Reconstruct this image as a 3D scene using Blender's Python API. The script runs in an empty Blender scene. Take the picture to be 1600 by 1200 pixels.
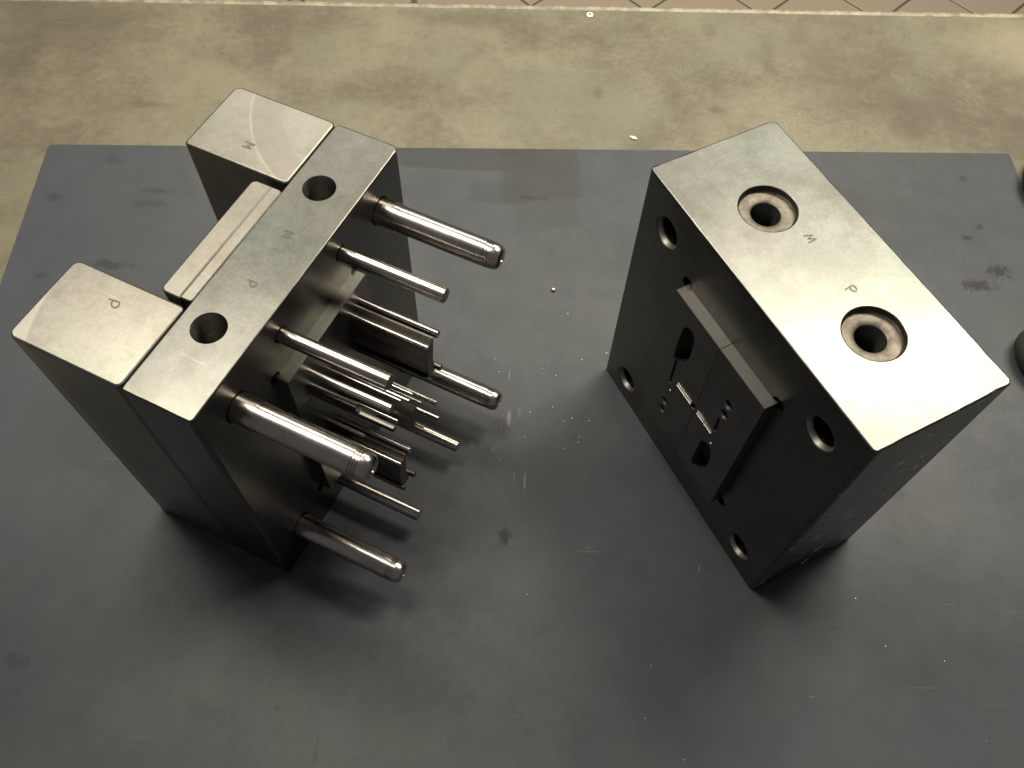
import bpy, bmesh, math, random
from mathutils import Vector, Matrix
random.seed(7)
PI = math.pi
scene = bpy.context.scene
COL = scene.collection

# ------------------------------------------------------------------ camera
cd = bpy.data.cameras.new('camera')
cam = bpy.data.objects.new('camera', cd); COL.objects.link(cam)
cd.sensor_fit = 'HORIZONTAL'; cd.sensor_width = 36.0
cd.lens = 1361.05 / 1600 * 36
cd.clip_start = 0.01; cd.clip_end = 50
PITCH, ROLL = 1.05122, 0.043718
_fw = Vector((0, math.cos(PITCH), -math.sin(PITCH)))
_r = Vector((1, 0, 0)); _u = _r.cross(_fw)
c_, s_ = math.cos(ROLL), math.sin(ROLL)
_r2 = c_*_r + s_*_u; _u2 = -s_*_r + c_*_u
cam.matrix_world = Matrix(((_r2.x, _u2.x, -_fw.x, 0), (_r2.y, _u2.y, -_fw.y, 0),
                           (_r2.z, _u2.z, -_fw.z, 1.0), (0, 0, 0, 1)))
scene.camera = cam

# ------------------------------------------------------------------ room light
w = bpy.data.worlds.new('World'); scene.world = w; w.use_nodes = True
bg = w.node_tree.nodes['Background']
bg.inputs['Color'].default_value = (0.92, 0.95, 1.0, 1); bg.inputs['Strength'].default_value = 0.13

def area(name, loc, sx, sy, power, color, rz=0.0):
    ld = bpy.data.lights.new(name, 'AREA'); ld.shape = 'RECTANGLE'
    ld.size = sx; ld.size_y = sy; ld.energy = power; ld.color = color
    o = bpy.data.objects.new(name, ld); COL.objects.link(o)
    o.location = loc; o.rotation_euler = (0, 0, rz)
    return o
# a row of ceiling luminaires running along the bench, behind the moulds
LAMP = (1.0, 0.94, 0.775)
area('ceiling_lamp', (1.12, 1.38, 2.0), 1.2, 0.44, 70, LAMP, math.radians(2.5))
area('ceiling_lamp', (-0.66, 0.97, 2.0), 0.95, 0.40, 42, LAMP, math.radians(2.5))
area('ceiling_lamp', (0.10, 2.55, 2.0), 2.7, 0.44, 54, LAMP, math.radians(2.5))
scene.view_settings.view_transform = 'Standard'
scene.view_settings.look = 'None'
scene.view_settings.exposure = 0.0
scene.view_settings.gamma = 1.0

# ------------------------------------------------------------------ material helpers
class NT:
    def __init__(s, name):
        s.m = bpy.data.materials.new(name); s.m.use_nodes = True
        s.t = s.m.node_tree; s.b = s.t.nodes['Principled BSDF']
        s.tc = s.t.nodes.new('ShaderNodeTexCoord').outputs['Object']
    def set(s, k, v):
        if hasattr(v, 'is_linked'): s.t.links.new(v, s.b.inputs[k])
        else: s.b.inputs[k].default_value = v
    def put(s, sock, v):
        if hasattr(v, 'is_linked'): s.t.links.new(v, sock)
        else: sock.default_value = v
    def mapping(s, scale=(1, 1, 1), rot=(0, 0, 0), loc=(0, 0, 0), src=None):
        n = s.t.nodes.new('ShaderNodeMapping'); s.t.links.new(src or s.tc, n.inputs['Vector'])
        n.inputs['Scale'].default_value = scale; n.inputs['Rotation'].default_value = rot
        n.inputs['Location'].default_value = loc
        return n.outputs['Vector']
    def noise(s, scale, detail=4, rough=0.55, vec=None, dist=0.0):
        n = s.t.nodes.new('ShaderNodeTexNoise'); s.t.links.new(vec or s.tc, n.inputs['Vector'])
        n.inputs['Scale'].default_value = scale; n.inputs['Detail'].default_value = detail
        n.inputs['Roughness'].default_value = rough; n.inputs['Distortion'].default_value = dist
        return n.outputs['Fac']
    def ramp(s, v, a, b, lo=0.0, hi=1.0):
        n = s.t.nodes.new('ShaderNodeMapRange'); n.clamp = True; n.interpolation_type = 'SMOOTHSTEP'
        s.put(n.inputs['Value'], v)
        for k, x in (('From Min', a), ('From Max', b), ('To Min', lo), ('To Max', hi)): n.inputs[k].default_value = x
        return n.outputs['Result']
    def math(s, op, a, b=0.0):
        n = s.t.nodes.new('ShaderNodeMath'); n.operation = op
        s.put(n.inputs[0], a); s.put(n.inputs[1], b)
        return n.outputs[0]
    def mix(s, f, a, b, mode='MIX'):
        n = s.t.nodes.new('ShaderNodeMix'); n.data_type = 'RGBA'; n.blend_type = mode
        s.put(n.inputs[0], f); s.put(n.inputs[6], a); s.put(n.inputs[7], b)
        return n.outputs[2]
    def bump(s, h, strength=0.2, dist=0.001):
        n = s.t.nodes.new('ShaderNodeBump'); n.inputs['Strength'].default_value = strength
        n.inputs['Distance'].default_value = dist; s.t.links.new(h, n.inputs['Height'])
        s.t.links.new(n.outputs['Normal'], s.b.inputs['Normal'])
    def blob(s, c, r, rot=0.0, soft=0.5, wob=0.6, nscale=40, square=False):
        """mask of one stain: an ellipse at c (x, y) with ragged edges"""
        v = s.mapping((1/r[0], 1/r[1], 0.0), (0, 0, rot), (0, 0, 0), s.offset(c))
        if square:
            x = s.t.nodes.new('ShaderNodeSeparateXYZ'); s.t.links.new(v, x.inputs[0])
            d = s.math('MAXIMUM', s.math('ABSOLUTE', x.outputs['X']), s.math('ABSOLUTE', x.outputs['Y']))
        else:
            n = s.t.nodes.new('ShaderNodeVectorMath'); n.operation = 'LENGTH'; s.t.links.new(v, n.inputs[0])
            d = n.outputs['Value']
        nz = s.noise(nscale, 5, 0.65)
        d = s.math('ADD', d, s.math('MULTIPLY', s.math('SUBTRACT', nz, 0.5), 2*wob))
        return s.ramp(d, 1.0 - soft, 1.0, 1.0, 0.0)
    def offset(s, c):
        n = s.t.nodes.new('ShaderNodeVectorMath'); n.operation = 'SUBTRACT'
        s.t.links.new(s.tc, n.inputs[0]); n.inputs[1].default_value = (c[0], c[1], 0)
        return n.outputs['Vector']

def rgb(r, g, b): return (r, g, b, 1)

def steel(name, base, dark, rough, rvar=0.1, cloud=14, grain=(6, 260, 6), gstr=0.05, metal=1.0, warm=0.10):
    n = NT(name)
    f1 = n.noise(cloud, 6, 0.6, dist=0.3); f2 = n.noise(cloud*5, 5, 0.7)
    f = n.math('ADD', n.math('MULTIPLY', f1, 0.65), n.math('MULTIPLY', f2, 0.35))
    col = n.mix(n.ramp(f, 0.36, 0.62), rgb(*dark), rgb(*base))
    tint = n.mix(n.ramp(n.noise(cloud*0.7, 3, 0.5, n.mapping(loc=(3, 1, 7))), 0.4, 0.65), rgb(1, 0.93, 0.86), rgb(0.93, 1.0, 0.92))
    col = n.mix(warm*4, col, tint, 'MULTIPLY')
    # fine specks of tarnish
    sp = n.ramp(n.noise(520, 2, 0.5), 0.66, 0.74)
    sp = n.math('MULTIPLY', sp, n.ramp(n.noise(18, 3, 0.5), 0.45, 0.7))
    col = n.mix(n.math('MULTIPLY', sp, 0.35), col, rgb(dark[0]*0.5, dark[1]*0.46, dark[2]*0.4))
    g = n.noise(30, 3, 0.6, n.mapping(grain))
    fine = n.noise(330, 3, 0.7)
    col = n.mix(n.ramp(fine, 0.30, 0.70, 0.22, 0.0), col, rgb(dark[0]*0.45, dark[1]*0.45, dark[2]*0.42))
    hair = n.ramp(n.noise(7, 2, 0.5, n.mapping((3, 70, 3), (0.2, 0.1, 0.5))), 0.70, 0.74)
    col = n.mix(n.math('MULTIPLY', hair, 0.16), col, rgb(min(1, base[0]*1.9), min(1, base[1]*1.9), min(1, base[2]*1.9)))
    n.set('Base Color', col); n.set('Metallic', metal)
    r = n.math('ADD', rough - rvar/2, n.math('MULTIPLY', f, rvar))
    r = n.math('ADD', r, n.math('MULTIPLY', n.math('SUBTRACT', n.math('ADD', n.math('MULTIPLY', g, 0.6), n.math('MULTIPLY', fine, 0.4)), 0.5), 0.2))
    n.set('Roughness', r)
    n.bump(g, gstr, 0.0004)
    return n

M = {}
M['plate'] = steel('ground_steel', (0.126, 0.126, 0.119), (0.092, 0.093, 0.086), 0.335, 0.07).m
_n = steel('milled_steel', (0.225, 0.215, 0.197), (0.178, 0.168, 0.151), 0.40, 0.07, cloud=18, gstr=0.04)
M['milled'] = _n.m
M['ejector'] = steel('dull_steel', (0.20, 0.19, 0.172), (0.165, 0.155, 0.138), 0.45, 0.06, cloud=20).m
M['pin'] = steel('polished_pin_steel', (0.50, 0.46, 0.435), (0.38, 0.345, 0.33), 0.225, 0.05, cloud=22, grain=(1, 12, 12), gstr=0.0, warm=0.12).m
M['core'] = steel('spark_eroded_core_steel', (0.125, 0.117, 0.108), (0.098, 0.09, 0.083), 0.34, 0.08, cloud=40, grain=(20, 20, 20), gstr=0.0).m
M['insert'] = steel('insert_steel', (0.22, 0.215, 0.195), (0.18, 0.176, 0.16), 0.36, 0.05, cloud=24).m
M['cavity'] = steel('grey_cavity_steel', (0.175, 0.169, 0.166), (0.145, 0.14, 0.137), 0.46, 0.05, cloud=26).m
M['bushing'] = steel('dull_bushing_steel', (0.30, 0.29, 0.27), (0.2, 0.19, 0.18), 0.5, 0.06, cloud=60).m
M['bore'] = steel('dark_bore_steel', (0.10, 0.10, 0.09), (0.05, 0.05, 0.045), 0.38, 0.1, cloud=60).m  # darker steel lining the bores
M['thread'] = steel('threaded_hole_steel', (0.26, 0.25, 0.23), (0.16, 0.155, 0.14), 0.36, 0.08, cloud=60).m
M['counterbore'] = steel('stained_bore_steel', (0.17, 0.152, 0.13), (0.085, 0.072, 0.06), 0.55, 0.1, cloud=70).m
def plain(name, col, rough=0.7, metal=0.0):
    n = NT(name)
    n.set('Base Color', n.mix(n.noise(90, 4), rgb(*[c*0.75 for c in col]), rgb(*col)))
    n.set('Roughness', rough); n.set('Metallic', metal)
    return n.m
M['bright'] = plain('bright_glint_steel', (0.85, 0.83, 0.78), 0.3, 1.0)  # pale metal that carries the glints of scratches and runners
M['ink'] = plain('letter_groove_dark', (0.07, 0.06, 0.04), 0.6)
M['void'] = plain('seam_dark', (0.02, 0.02, 0.018), 0.8)
M['cable'] = plain('black_rubber', (0.010, 0.011, 0.008), 0.9)
M['scrap'] = plain('white_scrap', (0.75, 0.72, 0.62), 0.7)
M['chip'] = plain('bright_swarf', (0.7, 0.7, 0.65), 0.35, 1.0)
M['screw'] = plain('bright_screw', (0.8, 0.76, 0.66), 0.4, 0.6)
M['grout'] = plain('brown_grout', (0.10, 0.08, 0.055), 0.9)

# ------------------------------------------------------------------ mesh helpers
def finish(bm, sharp=32, boxy=False):
    bm.normal_update()
    lim = math.radians(sharp)
    for f in bm.faces: f.smooth = f.calc_area() < 0.0012        # big planes stay flat
    if boxy:
        for f in bm.faces:
            if max(abs(c) for c in f.normal) > 0.99999: f.smooth = False
    for e in bm.edges:
        e.smooth = len(e.link_faces) == 2 and e.calc_face_angle(0) < lim

def obj(name, bm, mat, parent=None, sharp=32):
    bmesh.ops.recalc_face_normals(bm, faces=bm.faces)
    finish(bm, sharp)
    me = bpy.data.meshes.new(name); bm.to_mesh(me); bm.free()
    for m in (mat if isinstance(mat, (list, tuple)) else [mat]): me.materials.append(m)
    o = bpy.data.objects.new(name, me); COL.objects.link(o)
    if parent: o.parent = parent
    return o

def tag(o, label=None, cat=None, group=None, kind=None):
    for k, v in (('label', label), ('category', cat), ('group', group), ('kind', kind)):
        if v: o[k] = v
    return o

def rrect(x0, x1, y0, y1, r=(0, 0, 0, 0), seg=5):
    """rounded rectangle, r = radii at (x0,y0) (x1,y0) (x1,y1) (x0,y1), counter-clockwise"""
    pts = []
    for (cx, cy, sx, sy, a0), rr in zip(((x0, y0, 1, 1, PI), (x1, y0, -1, 1, 1.5*PI), (x1, y1, -1, -1, 0), (x0, y1, 1, -1, 0.5*PI)), r):
        if rr <= 0: pts.append((cx, cy)); continue
        for k in range(seg + 1):
            a = a0 + 0.5*PI*k/seg
            pts.append((cx + sx*rr + rr*math.cos(a), cy + sy*rr + rr*math.sin(a)))
    return pts

def inset(pts, d, wear=None):
    out = []; n = len(pts)
    for i in range(n):
        p0, p1, p2 = Vector(pts[i-1]), Vector(pts[i]), Vector(pts[(i+1) % n])
        e1 = (p1-p0).normalized(); e2 = (p2-p1).normalized()
        n1 = Vector((-e1.y, e1.x)); n2 = Vector((-e2.y, e2.x))
        b = n1 + n2
        if b.length < 1e-6: b = n1
        b.normalize(); k = d * (wear[i] if wear else 1.0) / max(0.3, b.dot(n1))
        out.append(tuple(p1 + b*k))
    return out

def densify(pts, step=0.012):
    out = []
    for i, p in enumerate(pts):
        a = Vector(p); b = Vector(pts[(i+1) % len(pts)]); n = max(1, int((b-a).length/step))
        out += [tuple(a + (b-a)*k/n) for k in range(n)]
    return out
def prism(bm, pts, z0, z1, ch=0.0, ch0=None, axis='Z', mi=0, worn=False):
    """extrude a convex-ish outline from z0 to z1, chamfered rims; axis 'X': outline is (y, z) and runs along x"""
    ch0 = ch if ch0 is None else ch0
    wear = None
    if worn:                                              # edge wear: the rounding varies along the rim, with the odd nick
        pts = densify(pts)
        wear = [random.uniform(0.88, 1.10) + (random.uniform(0.25, 0.45) if random.random() < 0.05 else 0) for _ in pts]
    N = 3 if ch > 0.0012 else 1
    rings = []
    if ch0 > 0: rings.append((inset(pts, ch0), z0)); rings.append((pts, z0 + ch0))
    else: rings.append((pts, z0))
    if ch > 0:
        for k in range(N + 1):
            a = 0.5*PI*k/N
            rings.append((inset(pts, ch*(1-math.cos(a)), wear) if k else pts, z1 - ch + ch*math.sin(a)))
    else: rings.append((pts, z1))
    mk = (lambda p, z: (p[0], p[1], z)) if axis == 'Z' else (lambda p, z: (z, p[0], p[1]))
    vs = [[bm.verts.new(mk(p, z)) for p in ring] for ring, z in rings]
    n = len(pts); fs = []
    for a, b in zip(vs, vs[1:]):
        for i in range(n): fs.append(bm.faces.new((a[i], a[(i+1) % n], b[(i+1) % n], b[i])))
    fs.append(bm.faces.new(list(reversed(vs[0])))); fs.append(bm.faces.new(vs[-1]))
    for f in fs: f.material_index = mi
    return bm

def lathe(bm, prof, origin, axis, seg=40, closed=True, mi=0):
    """prof = [(distance along axis, radius)]"""
    a = Vector(axis).normalized()
    u = a.orthogonal().normalized(); v = a.cross(u); o = Vector(origin)
    rings = []
    for d, r in prof:
        if r < 1e-7: rings.append([bm.verts.new(o + a*d)])
        else: rings.append([bm.verts.new(o + a*d + r*(math.cos(2*PI*k/seg)*u + math.sin(2*PI*k/seg)*v)) for k in range(seg)])
    for p, q in zip(rings, rings[1:]):
        for k in range(seg):
            k2 = (k+1) % seg
            if len(p) == 1 and len(q) == 1: continue
            if len(p) == 1: f = bm.faces.new((p[0], q[k2], q[k]))
            elif len(q) == 1: f = bm.faces.new((p[k], p[k2], q[0]))
            else: f = bm.faces.new((p[k], p[k2], q[k2], q[k]))
            f.material_index = mi
    if closed:
        for rg, rev in ((rings[0], True), (rings[-1], False)):
            if len(rg) > 2:
                f = bm.faces.new(list(reversed(rg)) if rev else rg); f.material_index = mi
    return bm

def cut(o, bm, mat=None):
    """boolean difference of everything in bm from o, applied at once"""
    bmesh.ops.recalc_face_normals(bm, faces=bm.faces)
    me = bpy.data.meshes.new('cutter'); bm.to_mesh(me); bm.free()
    if mat: me.materials.append(mat)
    c = bpy.data.objects.new('cutter', me); COL.objects.link(c)
    c.matrix_world = Matrix.Identity(4)
    par = o.parent; o.parent = None
    md = o.modifiers.new('cut', 'BOOLEAN'); md.operation = 'DIFFERENCE'; md.solver = 'EXACT'; md.object = c; md.use_self = True
    md.material_mode = 'TRANSFER' if mat else 'INDEX'
    dg = bpy.context.evaluated_depsgraph_get(); dg.update()
    nm = bpy.data.meshes.new_from_object(o.evaluated_get(dg))
    o.modifiers.clear(); old = o.data; o.data = nm; nm.name = old.name
    bpy.data.meshes.remove(old)
    bpy.data.objects.remove(c); bpy.data.meshes.remove(me)
    b2 = bmesh.new(); b2.from_mesh(nm); finish(b2, boxy=True); b2.to_mesh(nm); b2.free()
    o.parent = par

def box(bm, x0, x1, y0, y1, z0, z1, ch=0.0, mi=0):
    return prism(bm, [(x0, y0), (x1, y0), (x1, y1), (x0, y1)], z0, z1, ch, mi=mi)

def stroke(bm, a, b, wd, z0, z1, mi=0):
    a = Vector(a); b = Vector(b); d = (b-a).normalized(); n = Vector((-d.y, d.x))*wd/2; e = d*wd*0.35
    prism(bm, [tuple(a-e-n), tuple(b+e-n), tuple(b+e+n), tuple(a-e+n)], z0, z1, mi=mi)

def letter(pts, z, parent, wd=0.0012, rim='plate'):
    bm = bmesh.new()
    for i, (a, b) in enumerate(zip(pts, pts[1:])):       # dark groove on a bright raised burr
        stroke(bm, a, b, wd*1.8, z - 0.0006, z + 0.00020 + 0.00001*i, 1)
        stroke(bm, a, b, wd, z - 0.0005, z + 0.00032 + 0.00001*i, 0)
    return obj('letter', bm, [M['ink'], M[rim]], parent)

# ------------------------------------------------------------------ setting: floor, bench, mat
def floor():
    bm = bmesh.new()
    n = NT('floor_mortar'); n.set('Base Color', rgb(0.10, 0.078, 0.055)); n.set('Roughness', 0.9)
    box(bm, -5, 6, -3, 7, -1.0, -0.906)
    fl = tag(obj('floor', bm, n.m), kind='structure')
    t = NT('floor_tile'); oi = t.t.nodes.new('ShaderNodeObjectInfo').outputs['Random']
    c = t.mix(t.noise(6, 5, 0.6), rgb(0.27, 0.225, 0.17), rgb(0.32, 0.265, 0.205))
    c = t.mix(t.math('MULTIPLY', oi, 0.5), c, rgb(0.30, 0.23, 0.18))
    t.set('Base Color', c); t.set('Roughness', 0.45)
    P = 0.276; g = 0.008
    bm = bmesh.new(); prism(bm, rrect(g/2, P-g/2, g/2, P-g/2, (0.004,)*4, 2), -0.02, 0, 0.003, 0)
    first = obj('tile', bm, t.m, fl); used = False
    s = math.sqrt(0.5)
    for i in range(-22, 22):
        for j in range(-22, 22):
            u = 2.908 + i*P; v = 0.967 + j*P
            x, y = (u+P/2)*s - (v+P/2)*s, (u+P/2)*s + (v+P/2)*s
            if not (-1.3 < x < 3.4 and 1.9 < y < 3.9): continue
            o = first if not used else first.copy()
            if used: COL.objects.link(o); o.parent = fl
            used = True
            o.location = (u*s - v*s, u*s + v*s, -0.9 + random.uniform(-.0008, .0008)); o.rotation_euler = (0, 0, PI/4)
floor()

BY = math.radians(2.3)                      # the bench and the sheet lie slightly askew to the camera
def rot(p, o=(0, 0)):
    return (o[0] + p[0]*math.cos(BY) - p[1]*math.sin(BY), o[1] + p[0]*math.sin(BY) + p[1]*math.cos(BY))
EDGE = 1.343
def bench_material():
    n = NT('worn_beige_steel_top')
    big = n.noise(3.2, 6, 0.62, dist=0.6); mid = n.noise(13, 6, 0.65, dist=0.4); fine = n.noise(75, 5, 0.7)
    grit = n.noise(420, 3, 0.7)
    f = n.math('ADD', n.math('MULTIPLY', big, 0.42), n.math('ADD', n.math('MULTIPLY', mid, 0.26), n.math('ADD', n.math('MULTIPLY', fine, 0.18), n.math('MULTIPLY', grit, 0.14))))
    c = n.mix(n.ramp(f, 0.38, 0.61), rgb(0.080, 0.067, 0.044), rgb(0.160, 0.141, 0.096))
    c = n.mix(n.math('MULTIPLY', n.ramp(n.noise(5, 3, 0.5, n.mapping(loc=(4, 9, 2))), 0.45, 0.7), 0.6), c, rgb(0.130, 0.127, 0.090))
    # speckled wear, denser on the right half
    sx = n.t.nodes.new('ShaderNodeSeparateXYZ'); n.t.links.new(n.tc, sx.inputs[0])
    sp = n.ramp(n.noise(260, 5, 0.75), 0.53, 0.64)
    sp = n.math('MULTIPLY', sp, n.ramp(sx.outputs['X'], -0.3, 0.35, 0.25, 0.95))
    sp = n.math('MULTIPLY', sp, n.ramp(n.noise(9, 4, 0.6, n.mapping(loc=(1, 2, 3))), 0.38, 0.6))
    c = n.mix(sp, c, rgb(0.06, 0.05, 0.032))
    dk = rgb(0.066, 0.053, 0.035)
    for (cc, r, a, k) in (((0.5665, 1.336), (0.11, 0.05), 0, 0.35), ((0.509, 1.17), (0.09, 0.10), 0.5, 0.35), ((0.312, 1.10), (0.02, 0.012), 0, 0.6),
                          ((0.627, 1.10), (0.05, 0.06), 0.3, 0.5), ((0.80, 1.10), (0.10, 0.022), 0.8, 0.5), ((-0.845, 1.147), (0.07, 0.10), 0, 0.45),
                          ((-0.11, 1.30), (0.14, 0.03), 0.1, 0.5), ((-0.60, 1.057), (0.06, 0.012), 0.9, 0.45), ((0.316, 1.294), (0.02, 0.03), 0, 0.4),
                          ((-0.80, 1.25), (0.24, 0.12), 0.2, 0.55), ((0.52, 1.25), (0.16, 0.10), 0.3, 0.35), ((0.24, 1.14), (0.025, 0.05), 0.2, 0.3), ((-0.27, 1.12), (0.07, 0.05), 0, 0.3),
                          ((0.41, 1.23), (0.02, 0.08), 0.1, 0.3), ((0.12, 1.13), (0.012, 0.02), 0.1, 0.5)):
        c = n.mix(n.math('MULTIPLY', n.blob(cc, r, a, 0.8, 0.7, 30), k), c, dk)
    c = n.mix(n.math('MULTIPLY', n.blob((0.86, 1.29), (0.16, 0.11), 0, 0.9, 0.4, 12), 0.5), c, rgb(0.26, 0.225, 0.15))
    # fine scratches
    sc = n.ramp(n.noise(18, 2, 0.5, n.mapping((1, 30, 1), (0, 0, 0.35))), 0.68, 0.72)
    c = n.mix(n.math('MULTIPLY', sc, 0.22), c, rgb(0.28, 0.25, 0.19))
    n.set('Base Color', c); n.set('Roughness', n.ramp(f, 0.3, 0.7, 0.62, 0.46)); n.set('Specular IOR Level', 0.4)
    n.bump(fine, 0.12, 0.001)
    return n.m
def bench():
    root = bpy.data.objects.new('workbench', None); COL.objects.link(root)
    tag(root, 'worn beige metal topped workbench with stains running behind the dark sheet', 'workbench')
    bm = bmesh.new()
    pts = [rot(p) for p in ((-1.7, -0.55), (1.7, -0.55), (1.7, EDGE-0.014), (-1.7, EDGE-0.014))]
    prism(bm, pts, -0.04, 0, 0.0)
    top = obj('tabletop', bm, bench_material(), root)
    # rolled lip at the far edge, nicked here and there
    n = NT('worn_lip_paint')
    f = n.noise(40, 5, 0.7)
    n.set('Base Color', n.mix(n.ramp(f, 0.4, 0.62), rgb(0.15, 0.125, 0.085), rgb(0.26, 0.225, 0.16))); n.set('Roughness', 0.45)
    bm = bmesh.new()
    prof = [(-0.0138, -0.04), (-0.0138, -0.0006)] + [(-0.008 + 0.008*math.sin(a), -0.0062 + 0.008*math.cos(a)) for a in [i*PI/16 for i in range(-4, 9)]] + [(0, -0.04)]
    xs = [-1.7 + 0.02*i for i in range(171)]; rings = []
    for x in xs:
        dz = random.uniform(-.0002, .0002) - (0.0012 if random.random() < 0.05 else 0)
        rings.append([bm.verts.new((*rot((x, EDGE + y)), z + (dz if k > 1 and k < len(prof)-1 else 0))) for k, (y, z) in enumerate(prof)])
    for a, b in zip(rings, rings[1:]):
        for k in range(len(prof)-1): bm.faces.new((a[k], a[k+1], b[k+1], b[k]))
    obj('edge_lip', bm, n.m, root, 60)
    bm = bmesh.new()                                   # countersunk screw by the far edge
    o = (0.1079, 1.3230, 0)
    lathe(bm, [(-0.002, 0.0068), (0.0004, 0.0068), (0.0012, 0.0058), (0.0013, 0.0022)], o, (0, 0, 1), 24, closed=False)
    lathe(bm, [(0.0013, 0.0022), (-0.0012, 0.0018), (-0.0012, 0)], o, (0, 0, 1), 12, closed=False, mi=1)
    lathe(bm, [(0.00035, 0.0085), (0.00045, 0.0068)], o, (0, 0, 1), 24, closed=False, mi=1)
    obj('screw', bm, [M['screw'], M['ink']], root)
    return root
bench()

def mat_material():
    n = NT('dark_grey_rubber_sheet')
    f1 = n.noise(4, 5, 0.6, dist=0.5); f2 = n.noise(26, 5, 0.65); f3 = n.noise(240, 3, 0.6)
    f = n.math('ADD', n.math('MULTIPLY', f1, 0.5), n.math('ADD', n.math('MULTIPLY', f2, 0.3), n.math('MULTIPLY', f3, 0.2)))
    c = n.mix(n.ramp(f, 0.37, 0.63), rgb(0.043, 0.0455, 0.052), rgb(0.064, 0.0665, 0.073))
    c = n.mix(n.math('MULTIPLY', n.ramp(n.noise(5.5, 5, 0.6, n.mapping(loc=(8, 3, 1)), 0.8), 0.45, 0.62), 0.4), c, rgb(0.056, 0.063, 0.057))
    c = n.mix(n.math('MULTIPLY', n.ramp(n.noise(2.2, 3, 0.5, n.mapping(loc=(5, 2, 1))), 0.42, 0.62), 0.5), c, rgb(0.048, 0.053, 0.064))
    dk = rgb(0.018, 0.018, 0.018); lt = rgb(0.145, 0.145, 0.135); wp = rgb(0.036, 0.0375, 0.037)
    # wiped darker patch at the far edge
    for (cc, r, a, k) in (((-0.10, 0.985), (0.150, 0.045), 0.05, 0.75), ((0.030, 0.945), (0.065, 0.060), -0.12, 0.65), ((0.035, 0.900), (0.050, 0.075), -0.15, 0.35), ((-0.03, 0.900), (0.05, 0.022), 0.1, 0.4)):
        c = n.mix(n.math('MULTIPLY', n.blob(cc, r, a, 0.16, 0.16, 22, True), k), c, wp)
    # dark spots
    for (cc, r, a, k, ns) in (((-0.0012, 0.359), (0.011, 0.017), 0.3, 1.0, 130), ((0.66, 0.765), (0.032, 0.012), 0.1, 1.0, 120), ((0.695, 0.792), (0.022, 0.018), 0, 1.0, 120),
                              ((0.6635, 0.852), (0.011, 0.006), 0.3, 0.9, 120), ((0.6855, 0.874), (0.009, 0.007), 0, 0.7, 120), ((0.683, 0.969), (0.010, 0.008), 0, 0.5, 60),
                              ((-0.575, 0.735), (0.035, 0.010), 0.6, 0.55, 60), ((-0.665, 0.712), (0.018, 0.008), 0.6, 0.5, 60), ((-0.69, 0.853), (0.018, 0.014), 0, 0.45, 60),
                              ((-0.54, 0.875), (0.035, 0.010), 0.3, 0.4, 50), ((-0.556, 0.85), (0.05, 0.012), 0.7, 0.35, 50), ((-0.41, 0.93), (0.06, 0.02), 0.4, 0.3, 40), ((-0.52, 0.98), (0.03, 0.012), 0, 0.35, 50),
                              ((-0.62, 0.93), (0.02, 0.015), 0, 0.3, 50),
                              ((0.02, 0.893), (0.022, 0.006), 0.2, 0.6, 70), ((-0.19, 0.118), (0.003, 0.02), 0.0, 0.35, 60), ((-0.535, 0.19), (0.02, 0.012), 0, 0.35, 60), ((-0.24, 0.155), (0.008, 0.006), 0, 0.3, 90),
                              ((-0.32, 0.15), (0.03, 0.016), 0, 0.25, 50), ((-0.32, 0.26), (0.003, 0.003), 0, 0.7, 60)):
        c = n.mix(n.math('MULTIPLY', n.blob(cc, r, a, 0.8, 1.4, ns), k), c, dk)
    # pale scuffs
    for (cc, r, a, k) in (((-0.002, 0.52), (0.0035, 0.017), 0.35, 0.9), ((0.021, 0.433), (0.0022, 0.016), 0.5, 0.8), ((-0.004, 0.585), (0.0014, 0.013), 0.35, 0.7), ((0.008, 0.437), (0.0012, 0.008), 0.4, 0.6),
                          ((-0.047, 0.478), (0.004, 0.010), 0.3, 0.35), ((-0.02, 0.475), (0.003, 0.006), 0.3, 0.4), ((0.011, 0.528), (0.003, 0.012), 0.2, 0.3), ((0.10, 0.345), (0.02, 0.0012), 0.0, 0.4),
                          ((0.16, 0.625), (0.012, 0.002), 0.1, 0.25), ((0.47, 0.205), (0.026, 0.0009), -0.1, 0.3), ((0.52, 0.30), (0.012, 0.0012), 0.3, 0.3), ((0.345, 0.19), (0.006, 0.0014), -0.6, 0.5),
                          ((0.23, 0.33), (0.0018, 0.006), -0.2, 0.4), ((0.10, 0.35), (0.007, 0.003), 0, 0.3)):
        c = n.mix(n.math('MULTIPLY', n.blob(cc, r, a, 0.7, 0.5, 120), k), c, lt)
    for (sc_, ro, th) in (((1, 26, 1), 0.25, 0.70), ((24, 1, 1), -0.4, 0.715), ((1, 40, 1), 1.1, 0.715)):
        hs = n.ramp(n.noise(6, 2, 0.5, n.mapping(sc_, (0, 0, ro))), th, th + 0.03)
        hs = n.math('MULTIPLY', hs, n.ramp(n.noise(7, 3, 0.6, n.mapping(loc=(ro*9, 2, 4))), 0.5, 0.62))
        c = n.mix(n.math('MULTIPLY', hs, 0.15), c, lt)
    dust = n.ramp(n.noise(900, 1, 0.4), 0.80, 0.84)
    c = n.mix(n.math('MULTIPLY', dust, 0.5), c, lt)
    n.set('Base Color', c); n.set('Roughness', n.ramp(f, 0.3, 0.7, 0.52, 0.44)); n.set('Specular IOR Level', 0.20)
    n.bump(f3, 0.10, 0.0006)
    return n.m
bm = bmesh.new()
O = (-0.7284, 0.9589); E_ = (0.7690, 1.0290)
ang = math.atan2(E_[1]-O[1], E_[0]-O[0]); L_ = math.hypot(E_[0]-O[0], E_[1]-O[1])
def mp(u, v): return (O[0] + u*math.cos(ang) + v*math.sin(ang), O[1] + u*math.sin(ang) - v*math.cos(ang))
pts = [mp(u, -v) for u, v in rrect(0, L_, -1.22, 0, (0.008,)*4, 4)]
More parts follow.
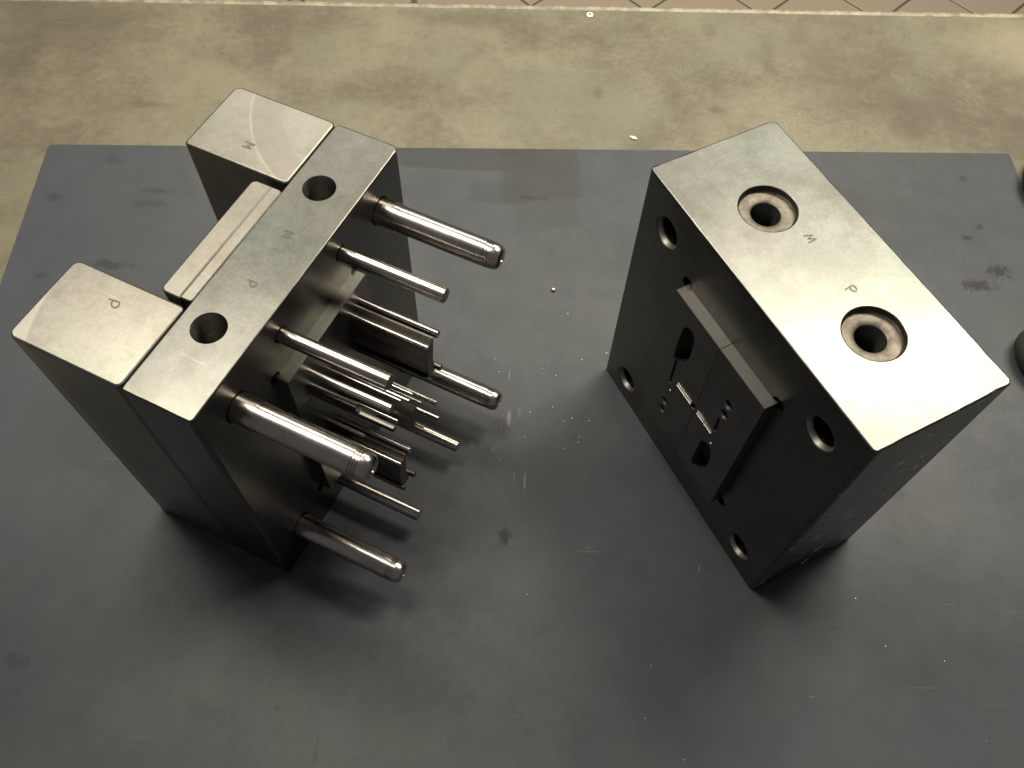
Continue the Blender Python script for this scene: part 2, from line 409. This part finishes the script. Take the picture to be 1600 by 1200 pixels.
prism(bm, pts, 0.0005, 0.004, 0.0008, 0)
tag(obj('bench_mat', bm, mat_material()), 'large dark grey rectangular sheet lying on the bench under both mould halves', 'mat')
TZ = 0.004

# ------------------------------------------------------------------ left mould half (core side)
LX, LY, LYAW = -0.2495, 0.3024, -0.4097
T, S, L, B, H = 0.0690, 0.1157, 0.3308, 0.0882, 0.3873
left = bpy.data.objects.new('mould_half', None); COL.objects.link(left)
left.location = (LX, LY, 0); left.rotation_euler = (0, 0, LYAW)
tag(left, 'steel mould half with guide pins and thin cores sticking out, left on the dark sheet', 'mould half')
INS = 0.0128
def hexring(bm, cx, cy, r): pass

# core plate
bm = bmesh.new()
prism(bm, rrect(-T, 0, 0, L, (0.003, 0.004, 0.007, 0.005), 5), TZ, H, 0.0015, 0.001, worn=True)
plate = obj('core_plate', bm, M['plate'], left)
bm = bmesh.new()
def thread_profile(r, z1, depth, pitch=0.0036, t=0.0012):
    p = [(0.002, r+0.0008), (-0.0, r+0.0008), (-0.0012, r)]
    d = -0.0012
    while d > -depth:
        p += [(d - pitch*0.25, r + t*0.2), (d - pitch*0.5, r + t), (d - pitch*0.75, r + t*0.2), (d - pitch, r)]
        d -= pitch
    p += [(d-0.004, 0)]
    return p
for y in (0.2523, 0.0797):
    lathe(bm, [(0.002, 0)] + thread_profile(0.0150, H, 0.05), (-0.0402, y, H), (0, 0, 1), 40, closed=False)
cut(plate, bm, M['thread'])
bm = bmesh.new()
for (yy, zz) in ((0.0915, 0.3160), (0.2302, 0.3160), (0.0915, 0.0710), (0.2302, 0.0710)):   # corner reliefs of the insert pocket
    lathe(bm, [(0.002, 0), (0.002, 0.0068), (-0.018, 0.0068), (-0.018, 0)], (0, yy, zz), (1, 0, 0), 24, closed=False)
GP = ((0.2851, 0.3430), (0.0435, 0.3420), (0.2857, 0.0585), (0.0448, 0.0586))
RP = ((0.2162, 0.3550), (0.1152, 0.3556), (0.2190, 0.0362), (0.1200, 0.0367))
for y, z in GP: lathe(bm, [(0.002, 0), (0.002, 0.0157), (0, 0.0157), (-0.0012, 0.0146), (-0.012, 0.0146), (-0.012, 0)], (0, y, z), (1, 0, 0), 40, closed=False)
for y, z in RP: lathe(bm, [(0.002, 0), (0.002, 0.0092), (0, 0.0092), (-0.001, 0.0083), (-0.012, 0.0083), (-0.012, 0)], (0, y, z), (1, 0, 0), 32, closed=False)
cut(plate, bm)
letter([(-0.0406, 0.1965), (-0.0316, 0.1970), (-0.0376, 0.1932), (-0.0315, 0.1915), (-0.0402, 0.1894)], H, plate)
letter([(-0.0394, 0.1358), (-0.0304, 0.1361), (-0.0297, 0.1344), (-0.0301, 0.1322), (-0.0325, 0.1309), (-0.0348, 0.1320), (-0.0358, 0.1338), (-0.0360, 0.1359)], H, plate)

def spacer(y0, y1, radii, arc):
    bm = bmesh.new()
    prism(bm, rrect(-T-S, -T-0.0008, y0, y1, radii, 6), TZ, H+0.0006, 0.0022, 0.001)
    return bm
def arc_steel(name, arcs):
    n = steel(name, (0.225, 0.215, 0.197), (0.178, 0.168, 0.151), 0.40, 0.07, cloud=18, gstr=0.03)
    c = n.b.inputs['Base Color'].links[0].from_socket
    for (cx, cy, r0, r1, col, k) in arcs:                  # bands left by the milling cutter
        v = n.t.nodes.new('ShaderNodeVectorMath'); v.operation = 'MULTIPLY'; n.t.links.new(n.offset((cx, cy)), v.inputs[0]); v.inputs[1].default_value = (1, 1, 0)
        l = n.t.nodes.new('ShaderNodeVectorMath'); l.operation = 'LENGTH'; n.t.links.new(v.outputs[0], l.inputs[0])
        d = l.outputs['Value']
        m = n.math('MULTIPLY', n.ramp(d, r0-0.0015, r0+0.0010), n.ramp(d, r1-0.0008, r1+0.0008, 1, 0))
        c = n.mix(n.math('MULTIPLY', m, k), c, rgb(*col))
    n.set('Base Color', c)
    return n.m
mb = obj('spacer_block', spacer(L-B, L, (0.004, 0.004, 0.006, 0.008), 0),
         arc_steel('milled_arc_far', [(-0.0238, 0.3799, 0.1470, 0.1483, (0.32, 0.305, 0.275), 0.4), (-0.0175, 0.3830, 0.1235, 0.1525, (0.165, 0.150, 0.139), 0.45)]), left)
pb = obj('spacer_block', spacer(0.0, B, (0.008, 0.006, 0.005, 0.008), 0),
         arc_steel('milled_arc_near', [(-0.0132, 0.0795, 0.1712, 0.5, (0.29, 0.275, 0.25), 0.6)]), left)
letter([(-0.1331, 0.2704), (-0.1232, 0.2707), (-0.1292, 0.2673), (-0.1237, 0.2650), (-0.1326, 0.2644)], H+0.0006, mb, 0.0012, 'milled')
letter([(-0.1319, 0.0663), (-0.1220, 0.0674), (-0.1206, 0.0655), (-0.1205, 0.0632), (-0.1220, 0.0611), (-0.1248, 0.0612), (-0.1272, 0.0635), (-0.1280, 0.0665)], H+0.0006, pb, 0.0012, 'milled')

bm = bmesh.new()
prism(bm, rrect(-T-0.0325, -T-0.0118, 0.0940, 0.2352, (0.006, 0.001, 0.001, 0.006), 5), 0.02, H-0.0010, 0.0016, 0.001)
obj('ejector_plate', bm, M['ejector'], left)
bm = bmesh.new()
prism(bm, rrect(-T-0.0117, -T-0.0002, 0.0950, 0.2345, (0.001, 0.003, 0.003, 0.001), 4), 0.02, H-0.0006, 0.0009, 0.001)
obj('retainer_plate', bm, M['ejector'], left)

# guide pins
def guide_pin():
    R = 0.0138
    p = [(-0.010, R)]
    p += [(0.0015, R), (0.0225, R), (0.0228, R-0.0004), (0.113, R-0.0004)]
    d = 0.1150
    for k in range(3): p += [(d, R-0.0005), (d+0.0004, R-0.0015), (d+0.0013, R-0.0015), (d+0.0017, R-0.0006)]; d += 0.0029
    p += [(d, R-0.0008)]
    for k in range(1, 8):
        a = k/7*PI/2; p.append((d + 0.0085*math.sin(a), (R-0.0008) - 0.0056*(1-math.cos(a))))
    d2 = p[-1][0]
    p += [(d2+0.0002, 0.0062), (d2+0.0002, 0.0030), (d2-0.0014, 0.0024), (d2-0.004, 0.0)]
    return p
gp_first = None
for i, (y, z) in enumerate(GP):
    if gp_first is None:
        bm = bmesh.new(); lathe(bm, guide_pin(), (0, 0, 0), (1, 0, 0), 48, closed=False)
        o = gp_first = obj('guide_pin', bm, M['pin'], left, 24)
    else:
        o = gp_first.copy(); COL.objects.link(o); o.parent = left
    o.location = (0, y, z); o.rotation_euler = (i*1.3, 0, 0)
rp_first = None
for i, (y, z) in enumerate(RP):
    if rp_first is None:
        bm = bmesh.new(); lathe(bm, [(-0.010, 0.0074), (0.1085, 0.0074), (0.1093, 0.0067), (0.1093, 0)], (0, 0, 0), (1, 0, 0), 36, closed=False)
        o = rp_first = obj('return_pin', bm, M['pin'], left, 24)
    else:
        o = rp_first.copy(); COL.objects.link(o); o.parent = left
    o.location = (0, y, z); o.rotation_euler = (i*1.7+0.6, 0, 0)

# core insert with its cores
bm = bmesh.new()
prism(bm, rrect(0.0917, 0.2300, 0.0715, 0.3155, (0.0015,)*4, 2), -0.004, INS, 0.0005, 0, axis='X')
ins = obj('core_insert', bm, M['insert'], left)
def rod(name, y, z, r, x1, mat='core', x0=INS-0.002, seg=20):
    bm = bmesh.new(); lathe(bm, [(0, r), (x1-x0-0.0006, r), (x1-x0, r-0.0006), (x1-x0, 0)], (x0, y, z), (1, 0, 0), seg, closed=False)
    return obj(name, bm, M[mat], ins)
def bar(name, poly, x1, mat='core', x0=INS-0.002, ch=0.0005):
    bm = bmesh.new(); prism(bm, poly, x0, x1, ch, 0, axis='X'); return obj(name, bm, M[mat], ins)
for (dy, dz) in ((0, 0), (-0.0745, -0.1195)):
    body = [(0.1885, 0.2500), (0.1945, 0.2480), (0.1985, 0.2560), (0.2015, 0.2800), (0.2040, 0.2965), (0.2022, 0.2968),
            (0.2008, 0.2935), (0.1985, 0.2915), (0.1962, 0.2922), (0.1945, 0.2950), (0.1925, 0.2952), (0.1908, 0.2925), (0.1878, 0.2800), (0.1866, 0.2640)]
    bar('core_block', [(y+dy, z+dz) for y, z in body], 0.0995)
    rod('core_pin', 0.2115+dy, 0.2920+dz, 0.0042, 0.1005, 'pin')
    rod('core_pin', 0.1926+dy, 0.2938+dz, 0.0022, 0.1000, 'pin', seg=14)  # bright rod added along the block's ridge to draw its highlight
    rod('core_pin', 0.1905+dy, 0.2345+dz, 0.0028, 0.1000)
    rod('core_pin', 0.2105+dy, 0.2310+dz, 0.0034, 0.1010)
    bar('core_blade', rrect(0.1930+dy, 0.2060+dy, 0.2300+dz, 0.2475+dz, (0.002,)*4, 2), 0.0960)
# centre block and the slim pins round it
bar('core_block', [(0.1480, 0.2060), (0.1560, 0.2060), (0.1600, 0.2130), (0.1600, 0.2310), (0.1580, 0.2335), (0.1500, 0.2295), (0.1480, 0.2270)], 0.1000)
rod('core_pin', 0.1213, 0.2900, 0.0048, 0.1000, 'pin')
rod('core_pin', 0.1497, 0.2580, 0.0024, 0.1000, 'pin')
rod('core_pin', 0.1967, 0.1760, 0.0030, 0.1000, 'pin')
rod('core_pin', 0.1973, 0.1395, 0.0027, 0.1000, 'pin')
bar('core_blade', rrect(0.1180, 0.1230, 0.2465, 0.2530, (0.0004,)*4, 2), 0.0990)
for (yy, zz, rr, xx) in ((0.1660, 0.2400, 0.0018, 0.0930), (0.1830, 0.1900, 0.0022, 0.0900), (0.1420, 0.2680, 0.0016, 0.0960), (0.1440, 0.2140, 0.0022, 0.0860), (0.1740, 0.1560, 0.0016, 0.0950), (0.1600, 0.1880, 0.0020, 0.0800), (0.1085, 0.2310, 0.0018, 0.0700)):
    rod('core_pin', yy, zz, rr, xx, 'pin', seg=14)
bar('core_blade', rrect(0.1130, 0.1190, 0.2600, 0.2760, (0.001,)*4, 2), 0.0640)
RUNL = [(0.1012, 0.2654), (0.1204, 0.2648), (0.1204, 0.2660), (0.1012, 0.2668)]
bm = bmesh.new()                                                        # runner groove seen as a bright line
prism(bm, RUNL, INS-0.001, INS+0.0008, 0, axis='X')
obj('runner_groove', bm, M['bright'], ins)

# ------------------------------------------------------------------ right mould half (cavity side)
RX, RY, RYAW = 0.2896, 0.3046, 0.5130
RT, RL, RH = 0.1465, 0.3390, 0.3809
right = bpy.data.objects.new('mould_half', None); COL.objects.link(right)
right.location = (RX, RY, 0); right.rotation_euler = (0, 0, RYAW)
tag(right, 'solid steel mould half with dark bored face and shiny top, right on the dark sheet', 'mould half')
bm = bmesh.new()
prism(bm, rrect(0, RT, 0, RL, (0.0055, 0.006, 0.007, 0.004), 5), TZ, RH, 0.0016, 0.001, worn=True)
sn = steel('ground_steel_scratched', (0.126, 0.126, 0.119), (0.092, 0.093, 0.086), 0.335, 0.07)
sx = sn.t.nodes.new('ShaderNodeSeparateXYZ'); sn.t.links.new(sn.tc, sx.inputs[0])
sc = sn.ramp(sn.noise(1.0, 2, 0.5, sn.mapping((42, 8, 420), (0, 0.10, 0))), 0.635, 0.67)     # short scratches on the end face, their lamp glints painted pale
sc = sn.math('MULTIPLY', sc, sn.ramp(sx.outputs['Y'], 0.0006, 0.0012, 1, 0))
sc = sn.math('MULTIPLY', sc, sn.ramp(sn.noise(14, 2, 0.5), 0.42, 0.52))
sn.set('Base Color', sn.mix(sc, sn.b.inputs['Base Color'].links[0].from_socket, rgb(0.80, 0.78, 0.72)))
sn.set('Metallic', sn.math('SUBTRACT', 1.0, sc))
cav = obj('cavity_plate', bm, sn.m, right)
EY = ((0.0722, 0.2463), (0.0724, 0.0912))
GB = ((0.2935, 0.3333), (0.0468, 0.3338), (0.2945, 0.0440), (0.0462, 0.0460))
bm = bmesh.new()
for x, y in EY:
    lathe(bm, [(0.002, 0), (0.002, 0.0288), (0, 0.0288), (-0.0002, 0.0283), (-0.0006, 0.0279), (-0.0014, 0.0276), (-0.0085, 0.0276), (-0.0085, 0.0200), (-0.06, 0.0200), (-0.06, 0)], (x, y, RH), (0, 0, 1), 48, closed=False)
for y, z in GB:
    lathe(bm, [(-0.002, 0), (-0.002, 0.0185), (0.09, 0.0185), (0.09, 0)], (0, y, z), (1, 0, 0), 40, closed=False)
for (yy, zz) in ((0.0952, 0.3065), (0.2462, 0.3065), (0.0952, 0.0790), (0.2462, 0.0790)):
    lathe(bm, [(-0.002, 0), (-0.002, 0.0078), (0.020, 0.0078), (0.020, 0)], (0, yy, zz), (1, 0, 0), 24, closed=False)
cut(cav, bm)
bm = bmesh.new()                                             # scratch burrs on the end face, shaped and coloured as lamp glints
for (xa, za, xb, zb) in ((0.0654, 0.2418, 0.072, 0.2633), (0.1079, 0.1778, 0.1215, 0.1715), (0.0629, 0.2938, 0.0726, 0.2963), (0.1089, 0.2407, 0.1233, 0.2504), (0.1042, 0.2743, 0.1102, 0.2755), (0.1161, 0.2837, 0.1262, 0.2845),
                         (0.1193, 0.3072, 0.1251, 0.31), (0.0704, 0.0558, 0.0779, 0.0677), (0.0672, 0.0173, 0.075, 0.03), (0.0655, 0.1597, 0.0745, 0.165), (0.0664, 0.3233, 0.0731, 0.3192), (0.0687, 0.2933, 0.0725, 0.2929), (0.1152, 0.24, 0.1237, 0.239)):
    A = Vector((xa, za)); D = Vector((xb, zb)) - A
    t = 0.0
    while t < 0.95:
        t2 = min(1.0, t + random.uniform(0.25, 0.6)); w_ = random.uniform(0.00022, 0.00055)
        p, q = A + D*t, A + D*t2; nn = Vector((-D.y, D.x)).normalized()*w_
        ring = [bm.verts.new((u.x, y, u.y)) for u, y in ((p-nn, 0.0002), (q-nn, 0.0002), (q+nn, -w_*1.2), (p+nn, -w_*1.2), (p+nn*1.6, 0.0002), (q+nn*1.6, 0.0002))]
        for f in ((0, 1, 2, 3), (3, 2, 5, 4), (0, 3, 4), (1, 5, 2), (0, 4, 5, 1)): bm.faces.new([ring[k] for k in f])
        t = t2 + random.uniform(0.05, 0.3)
o = obj('scratch_marks', bm, M['bright'], cav); o['kind'] = 'stuff'
letter([(0.0830, 0.2046), (0.0902, 0.2021), (0.0842, 0.2003), (0.0905, 0.1971), (0.0823, 0.1964)], RH, cav, 0.0011)
letter([(0.0792, 0.1393), (0.0874, 0.1402), (0.0885, 0.1380), (0.0884, 0.1355), (0.0864, 0.1338), (0.0845, 0.1345), (0.0836, 0.1365), (0.0837, 0.1393)], RH, cav, 0.0011)
for x, y in EY:                                              # stained, threaded sockets for the eye bolts
    bm = bmesh.new()
    prof = [(-0.0066, 0.0275), (-0.0070, 0.0200), (-0.0074, 0.0162), (-0.0086, 0.0144)]
    d = -0.0086
    while d > -0.058: prof += [(d-0.0018, 0.0156), (d-0.0036, 0.0141)]; d -= 0.0036
    prof += [(-0.0595, 0.0141), (-0.0595, 0)]
    lathe(bm, prof[:4], (x, y, RH), (0, 0, 1), 48, closed=False)
    lathe(bm, prof[3:], (x, y, RH), (0, 0, 1), 48, closed=False, mi=1)
    # wall of the counterbore
    lathe(bm, [(-0.0008, 0.02755), (-0.0054, 0.0273), (-0.0066, 0.0262)], (x, y, RH), (0, 0, 1), 48, closed=False)
    obj('eye_bolt_socket', bm, [M['counterbore'], M['bore']], right)
gb_first = None
for i, (y, z) in enumerate(GB):
    if gb_first is None:
        bm = bmesh.new()
        lathe(bm, [(0.0006, 0.01845), (0.0006, 0.0172), (0.0040, 0.0152), (0.0060, 0.0150)], (0, 0, 0), (1, 0, 0), 48, closed=False)
        lathe(bm, [(0.0060, 0.0150), (0.085, 0.0150), (0.085, 0)], (0, 0, 0), (1, 0, 0), 48, closed=False, mi=1)
        o = gb_first = obj('guide_bushing', bm, [M['bushing'], M['bore']], right)
    else:
        o = gb_first.copy(); COL.objects.link(o); o.parent = right
    o.location = (0, y, z); o.rotation_euler = (i*0.9, 0, 0)

# cavity insert: two halves meeting at a seam
SEAM = 0.1685; IX = -0.0135
def slot(dy, dz):
    return [(y+dy, z+dz) for y, z in ((0.1995, 0.2440), (0.2040, 0.2290), (0.2110, 0.2190), (0.2187, 0.2150), (0.2212, 0.2222), (0.2216, 0.2389),
            (0.2209, 0.2593), (0.2200, 0.2735), (0.2154, 0.2795), (0.2072, 0.2820), (0.2015, 0.2760), (0.1997, 0.2613))]
def step_hole(bm, y, z, r):
    lathe(bm, [(-0.01, 0), (-0.01, r), (0.0, r), (0.0018, r-0.0013), (0.016, r-0.0013), (0.016, 0)], (IX, y, z), (1, 0, 0), 24, closed=False)
def groove(bm, poly, depth=0.003): prism(bm, poly, IX-0.01, IX+depth, axis='X')
for k, (y0, y1) in enumerate(((SEAM+0.0001, 0.2455), (0.0965, SEAM-0.0001))):
    bm = bmesh.new()
    prism(bm, rrect(y0, y1, 0.0800, 0.3060, (0.0004,)*4, 2), IX, 0.008, 0.0, 0.0004, axis='X')
    o = obj('insert_half', bm, M['cavity'], right)
    bm = bmesh.new()
    if k == 0:
        prism(bm, slot(0, 0), IX-0.01, IX+0.02, axis='X')
        groove(bm, [(0.2115, 0.1735), (0.2150, 0.1735), (0.2168, 0.2180), (0.2125, 0.2180)])
        step_hole(bm, 0.2112, 0.1340, 0.0060); step_hole(bm, 0.2105, 0.1160, 0.0060)
        groove(bm, [(0.1688, 0.1830), (0.1740, 0.1830), (0.1740, 0.1920), (0.1688, 0.1920)], 0.010)
        groove(bm, [(0.1757, 0.1845), (0.2020, 0.1840), (0.2032, 0.1862), (0.2020, 0.1892), (0.1757, 0.1897)])
    else:
        prism(bm, slot(-0.0765, -0.1180), IX-0.01, IX+0.02, axis='X')
        step_hole(bm, 0.1330, 0.2535, 0.0066); step_hole(bm, 0.1325, 0.2345, 0.0066)
        groove(bm, [(0.1318, 0.1960), (0.1360, 0.1960), (0.1375, 0.2220), (0.1335, 0.2220)])
        groove(bm, [(0.1350, 0.1850), (0.1380, 0.1840), (0.1640, 0.1835), (0.1640, 0.1890), (0.1380, 0.1912), (0.1340, 0.1905)])
    cut(o, bm)
# polished runner lengths with wall glints put into the pale metal, one in each half
for (ya, yb) in ((0.1759, 0.2022), (0.1368, 0.1500), (0.1510, 0.1636)):
    bm = bmesh.new()
    za, zb = 0.1846, 0.1894
    sec = [(IX-0.0004, za-0.0003), (IX-0.0006, za+0.0004), (IX+0.0012, za+0.0014), (IX+0.0018, (za+zb)/2), (IX+0.0012, zb-0.0014), (IX-0.0006, zb-0.0004), (IX-0.0004, zb+0.0003),
           (IX+0.0028, zb+0.0003), (IX+0.0028, za-0.0003)]
    va = [bm.verts.new((x, ya, z)) for x, z in sec]; vb = [bm.verts.new((x, yb, z)) for x, z in sec]
    n = len(sec)
    for i in range(n): bm.faces.new((va[i], va[(i+1) % n], vb[(i+1) % n], vb[i]))
    bm.faces.new(list(reversed(va))); bm.faces.new(vb)
    obj('runner_groove', bm, M['bright'], right)
for y, z in ((0.2087, 0.1623), (0.1312, 0.1709)):             # bright gate points
    bm = bmesh.new(); lathe(bm, [(-0.004, 0.0016), (0.0010, 0.0013), (0.0016, 0)], (IX, y, z), (-0.6, 0.15, 0.6), 10, closed=False)
    obj('gate_point', bm, M['bright'], right)

# ------------------------------------------------------------------ small things lying about
bm = bmesh.new()
prism(bm, [(-0.0065, 0.0015), (-0.002, -0.003), (0.0045, -0.0042), (0.0065, -0.0015), (0.002, 0.0025), (-0.004, 0.0035)], 0.0002, 0.0026, 0.0008)
o = tag(obj('paper_scrap', bm, M['scrap']), 'tiny white scrap lying on the beige bench just behind the dark sheet', 'scrap'); o.location = (0.1748, 1.0296, 0)
bm = bmesh.new()
lathe(bm, [(0, 0), (0.0004, 0.0016), (0.0022, 0.0030), (0.004, 0.0018), (0.0045, 0)], (0, 0, 0), (0.15, 0.1, 1), 12, closed=False)
o = tag(obj('metal_bead', bm, M['chip']), 'tiny shiny metal bead on the dark sheet between the two mould halves', 'bead'); o.location = (0.0518, 0.7237, TZ)
bm = bmesh.new()
spots = [(random.gauss(0.05, 0.045), random.gauss(0.53, 0.055)) for _ in range(20)] + [(0.4109, 0.3024), (0.4358, 0.2485), (0.50, 0.235), (0.20, 0.12), (0.16, 0.16), (0.52, 0.15)] + [(random.uniform(-.1, .6), random.uniform(.12, .9)) for _ in range(9)]
for (x, y) in spots:
    r = random.uniform(0.0004, 0.0008); a = random.uniform(0, PI); el = random.uniform(0.4, 1.0)
    p = [(x + r*math.cos(a+t), y + r*el*math.sin(a+t)) for t in (0, 1.5, 3.0, 4.6)]
    prism(bm, p, TZ+0.00005, TZ+r*0.9)
tag(obj('metal_crumbs', bm, M['chip']), 'scatter of tiny bright metal crumbs on the dark sheet between the mould halves', 'swarf', kind='stuff')

def cable(pts, r):
    cu = bpy.data.curves.new('cable', 'CURVE'); cu.dimensions = '3D'; cu.bevel_depth = r; cu.bevel_resolution = 6; cu.resolution_u = 14
    sp = cu.splines.new('BEZIER'); sp.bezier_points.add(len(pts)-1)
    for b, p in zip(sp.bezier_points, pts): b.co = p; b.handle_left_type = b.handle_right_type = 'AUTO'
    o = bpy.data.objects.new('tmp', cu); COL.objects.link(o)
    dg = bpy.context.evaluated_depsgraph_get(); dg.update()
    me = bpy.data.meshes.new_from_object(o.evaluated_get(dg)); me.name = 'cable'
    bpy.data.objects.remove(o); bpy.data.curves.remove(cu)
    me.materials.clear(); me.materials.append(M['cable'])
    for p in me.polygons: p.use_smooth = True
    o = bpy.data.objects.new('cable', me); COL.objects.link(o)
    return o
o = cable([(1.25, 1.12, 0.017), (0.98, 1.05, 0.017), (0.782, 0.965, 0.020), (0.85, 0.84, 0.021), (0.87, 0.77, 0.021), (0.77, 0.69, 0.021), (0.690, 0.645, 0.021), (0.78, 0.57, 0.021), (1.05, 0.50, 0.018), (1.3, 0.46, 0.017)], 0.016)
tag(o, 'black cable bending into view at the right edge of the picture', 'cable')
